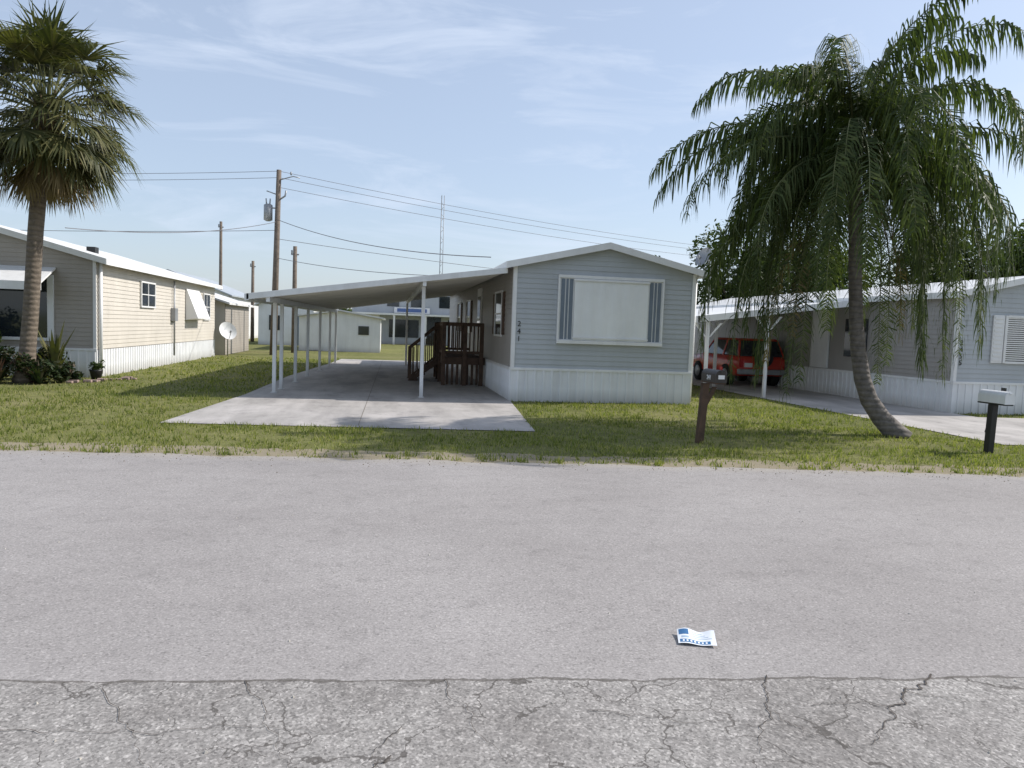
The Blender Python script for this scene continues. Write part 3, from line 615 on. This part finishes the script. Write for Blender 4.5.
for i in range(104):
    t=i/103; az=i*2.39996+rs.uniform(-.2,.2); el=math.radians(84-132*t+rs.uniform(-12,12)); fan(b,top+Vector((math.cos(az)*.12,math.sin(az)*.12,.35-.5*t)),az,el,rs.uniform(.8,1.45),rs.uniform(.9,1.15),rs,0,30,.25+.35*t)
b.obj('fan_leaves',[M['sabal'],gr],SP)
b=MB()
for i in range(22):
    az=i*2.4+rs.uniform(-.3,.3); fan(b,top+Vector((math.cos(az)*.15,math.sin(az)*.15,-.3)),az,math.radians(rs.uniform(-75,-35)),rs.uniform(.7,1.15),.85,rs,0,22,.9,1.7)
b.obj('dead_leaves',[M['palm_dry'],M['palm_dry']],SP)
# ------------------------------------------------------------------ leafy trees and shrubs
def leafy(b,c,rad,n,ls,rnd,m=0,flat=.8,nc=14):
    cl=[]
    for i in range(nc):
        v=Vector((rnd.gauss(0,1),rnd.gauss(0,1),rnd.gauss(0,1))).normalized()*rnd.uniform(.3,.85); cl.append((Vector((c[0]+v.x*rad,c[1]+v.y*rad,c[2]+v.z*rad*flat)),rad*rnd.uniform(.22,.48)))
    for i in range(n):
        q,r=cl[rnd.randrange(nc)]; v=Vector((rnd.gauss(0,1),rnd.gauss(0,1),rnd.gauss(0,1))).normalized()*r*rnd.uniform(.4,1.15)**.6
        p=q+v; a=Vector((rnd.uniform(-1,1),rnd.uniform(-1,1),rnd.uniform(-.7,.7))).normalized(); s=a.cross(Vector((rnd.uniform(-1,1),rnd.uniform(-1,1),1))).normalized(); l=ls*rnd.uniform(.6,1.3)
        b.add([p-a*l*.5,p+s*l*.25,p+a*l*.5,p-s*l*.25],[(0,1,2,3)],m)
def tree(name,x,y,h,rad,seed,n=9000,ls=.22):
    rn=random.Random(seed); G=group(name); b=MB(); b.tube([(x,y,0),(x+.1,y,h*.3),(x,y+.1,h*.6)],[.22,.16,.08],0,10)
    for k in range(7):
        a=k*.9+rn.uniform(-.2,.2); b.tube([(x+.05,y,h*.28+k*.1),(x+math.cos(a)*rad*.4,y+math.sin(a)*rad*.4,h*.5),(x+math.cos(a)*rad*.75,y+math.sin(a)*rad*.75,h*.68)],[.08,.05,.02],0,6)
    b.obj('trunk_and_limbs',M['wood_grey'],G); b=MB(); leafy(b,(x,y,h-rad*.8),rad,n,ls,rn,nc=22); b.obj('foliage',M['tree'],G)
tree('broadleaf_tree',18.0,36,7.2,2.9,3,9000,.26); tree('broadleaf_tree',15.0,38,5.4,2.3,8,6000,.26); tree('broadleaf_tree',28.5,28.5,7.9,3.4,4,12000,.27); tree('broadleaf_tree',31,25,7.2,3.1,9,9000,.27)
tree('broadleaf_tree',27.5,34,8.0,3.6,14,9000,.28); tree('broadleaf_tree',22.5,37,7.6,3.4,15,9000,.28); tree('broadleaf_tree',34,33,9.0,3.9,16,9000,.3)
def shrub(name,x,y,h,rad,seed,mat,n=900,ls=.13):
    rn=random.Random(seed); G=group(name); b=MB()
    for k in range(8):
        a=rn.uniform(0,6.28); b.tube([(x,y,0),(x+math.cos(a)*rad*.6,y+math.sin(a)*rad*.6,h*.7)],[.015,.006],0,5)
    b.obj('stems',M['wood_dark'],G); b=MB(); leafy(b,(x,y,h*.55),rad,n,ls,rn,flat=h*.5/rad); b.obj('leaves',mat,G)
for i,(x,y,h,r) in enumerate(((-8.9,18.9,.7,.6),(-8.0,18.6,.55,.5),(-9.9,19.2,.8,.6),(-8.4,19.7,.9,.6),(-7.5,19.1,.45,.35),(-9.4,18.3,.5,.5))): shrub('shrub',x,y,h,r,30+i,M['bush'],1300,.12)
shrub('shrub',-9.9,19.9,1.6,.6,41,M['tree'],1400,.14)
def strap(name,x,y,h,n,seed,mat,w=.03):
    rn=random.Random(seed); G=group(name); b=MB()
    for i in range(n):
        a=rn.uniform(0,6.28); e=rn.uniform(.9,1.5); L=h*rn.uniform(.6,1.15); d=Vector((math.cos(a)*math.cos(e),math.sin(a)*math.cos(e),math.sin(e))); s=Vector((-math.sin(a),math.cos(a),0))*w
        p0=Vector((x,y,0)); p1=p0+d*L*.6; p2=p1+(d-Vector((0,0,.5))).normalized()*L*.45
        b.add([p0-s*.4,p0+s*.4,p1+s,p1-s,p2],[(0,1,2,3),(3,2,4)],0)
    b.obj('leaves',mat,G)
strap('bird_of_paradise_plant',-7.95,19.6,1.3,18,3,M['sabal'],.05)
strap('bromeliad',-8.6,18.3,.6,40,4,M['bush'],.03); strap('bromeliad',-7.75,18.35,.5,34,6,M['bush'],.03)
PP=group('potted_plant'); b=MB(); b.tube([(-7.15,20.0,.0),(-7.15,20.0,.22),(-7.15,20.0,.26)],[.10,.15,.16],0,16); b.obj('pot',M['black'],PP); b=MB(); leafy(b,(-7.15,20,.4),.2,260,.09,random.Random(2)); b.obj('leaves',M['tree'],PP)
b=MB()
for i in range(12):
    x=-7.25+R.uniform(-.15,.15)+.07*i; y=18.9+.15*i; s=R.uniform(.06,.11); b.box(x-s,x+s,y-.06,y+.05,0,R.uniform(.04,.07))
b.obj('garden_edging',M['paver'],None,.012)
# ------------------------------------------------------------------ background buildings
def shed(name,x0,x1,y0,y1,e,r,mat,roofm,doors=()):
    G=group(name); xm=(x0+x1)/2; b=MB(); b.prism([(x0,0),(x1,0),(x1,e),(xm,r),(x0,e)],y0,y1); b.obj('walls',mat,G,0,True)
    s=(r-e)/(xm-x0); b=MB(); b.prism([(x0-.25,e-.25*s+.01),(xm,r+.01),(x1+.25,e-.25*s+.01),(x1+.25,e-.25*s+.1),(xm,r+.1),(x0-.25,e-.25*s+.1)],y0-.25,y1+.25); b.obj('roof',roofm,G,0,True)
    b=MB()
    for (a,c,z0,z1,m) in doors: b.box(a,c,y0-.04,y0-.002,z0,z1,m)
    if doors: b.obj('openings',[M['white'],M['glass'],M['blue']],G)
    return G
g1=shed('garden_shed',-11.5,-7.2,35.2,41.0,2.35,3.0,M['siding_beige'],M['roof'])
b=MB(); siding(b,(-7.185,35.2),(-7.185,41),.02,2.3); b.obj('side_siding',M['siding_brown_shade'],g1)
shed('storage_building',-4.9,-.35,43.5,50,1.95,2.3,M['white'],M['roof'],((-4.5,-3.6,.05,1.75,0),(-1.6,-1.0,1.0,1.5,1)))
metal=simple('galvanised_roof',(.45,.48,.5),.4,.12,1.5,metal=.3)
shed('metal_roof_house',-20,-11.6,58,72,3.4,5.0,M['white'],metal,((-14.5,-13,1,2.2,1),))
wg=painted('grey_block_wall',(.40,.42,.44),amt=.15)
WH=shed('warehouse',-2.9,10.5,64,84,4.9,5.6,wg,metal,((-2.2,-.6,.05,2.6,0),(0,1.0,3.2,4.2,1),(2.0,3.0,3.2,4.2,1),(4.4,5.4,3.2,4.2,1),(6.8,7.8,3.2,4.2,1),(.2,2.7,.6,2.1,1),(3.4,4.6,.05,2.4,1),(5.2,6.6,1.2,2.2,1),(7.5,9.0,.05,2.8,0)))
b=MB(); b.box(.6,3.6,63.8,63.955,2.66,3.15,0); b.box(.85,3.35,63.75,63.799,2.76,3.05,1); b.box(-2.8,10.4,62.6,63.95,2.45,2.6,0)
for x in (-2.7,.6,3.2,6.2,9.3): b.box(x-.08,x+.08,62.65,62.8,0,2.45,0)
b.obj('sign_and_porch',[M['white'],simple('sign_blue',(.08,.13,.28),.5,.1)],WH)
shed('neighbour_house',-8.5,-4.9,52,60,2.7,3.6,M['white'],M['roof'],((-7.8,-7,1,2,1),(-6.2,-5.3,.05,2.1,2)))
shed('neighbour_house',-30,-22,45,60,3.0,4.0,M['siding_beige'],M['roof'])
b=MB(); rn=random.Random(77)
for i in range(130):
    a=math.radians(rn.uniform(-50,75)); d=rn.uniform(120,170); x=math.sin(a)*d; y=math.cos(a)*d; r=rn.uniform(2.5,4.5); leafy(b,(x,y,rn.uniform(1.2,2.2)),r,220,1.3,rn,flat=.7)
b.obj('distant_trees',M['tree'])
# ------------------------------------------------------------------ utility poles and wires
def wire(b,p,q,sag,r=.011,n=24):
    p=Vector(p); q=Vector(q); b.tube([p.lerp(q,i/n)-Vector((0,0,4*sag*(i/n)*(1-i/n))) for i in range(n+1)],r,0,5,False)
U=group('utility_pole'); b=MB(); b.tube([(-5.32,36.8,0),(-5.24,36.8,4),(-5.15,36.8,8.7)],[.17,.14,.11],0,12); b.obj('pole',M['wood_grey'],U)
b=MB(); b.tube([(-5.62,36.8,6.3),(-5.62,36.8,6.35),(-5.62,36.8,7.05),(-5.62,36.8,7.1)],[.1,.2,.2,.12],0,14); b.tube([(-5.55,36.8,7.1),(-5.53,36.8,7.35)],.03); b.tube([(-5.7,36.8,7.1),(-5.72,36.8,7.35)],.03)
b.tube([(-5.15,36.8,7.3),(-4.85,36.7,7.5),(-4.8,36.7,7.75)],.04); b.box(-5.5,-5.2,36.74,36.86,6.9,6.95); b.obj('transformer',M['grey'],U)
b=MB(); b.tube([(-5.1,36.8,8.25),(-4.5,36.8,8.45),(-4.2,36.8,8.4)],.025); b.tube([(-4.6,36.8,8.5),(-4.6,36.8,8.65)],.04); b.tube([(-5.2,36.8,7.55),(-5.7,36.8,7.7)],.025); b.obj('bracket',M['grey'],U)
for nm,x,y,h in (('utility_pole',-12.6,60,9.0),('utility_pole',-4.75,40,5.5),('utility_pole',-9.9,58,6.0),('utility_pole',44,60,9),('utility_pole',-45,44,9)):
    G=group(nm); b=MB(); b.tube([(x,y,0),(x,y,h)],[.14,.10],0,10); b.obj('pole',M['wood_grey'],G); b=MB(); b.box(x-.2,x+.2,y-.04,y+.04,h-.45,h-.38); b.tube([(x-.16,y,h-.38),(x-.16,y,h-.2)],.04); b.obj('insulator_bracket',M['grey'],G)
b=MB()
for z in (8.65,8.35,7.9): wire(b,(-5.15,36.8,z),(44,60,z+.3),.9)
for z in (8.65,8.35): wire(b,(-5.15,36.8,z),(-45,44,z+.3),.7)
wire(b,(-5.2,36.8,6.4),(3.0,22,3.75),.35,.015); wire(b,(-5.2,36.8,6.3),(-9.6,24.5,4.2),.3,.014); wire(b,(-5.2,36.8,5.9),(-45,44,6.2),.6,.013); wire(b,(-5.2,36.8,5.5),(44,60,6.5),1.0,.013); wire(b,(-5.2,36.8,4.6),(3.1,27,3.5),.2,.013)
b.obj('overhead_wires',M['wire'])
A=group('radio_mast'); b=MB(); mx_,my_=5.55,80
for k in range(3):
    a=k*2.094; b.tube([(mx_+.22*math.cos(a),my_+.22*math.sin(a),0),(mx_+.18*math.cos(a),my_+.18*math.sin(a),15.5)],.035,0,5)
for i in range(38):
    z=i*.4; a=i*2.094; b.tube([(mx_+.2*math.cos(a),my_+.2*math.sin(a),z),(mx_+.2*math.cos(a+2.094),my_+.2*math.sin(a+2.094),z+.4)],.022,0,4)
b.obj('lattice',M['grey'],A)
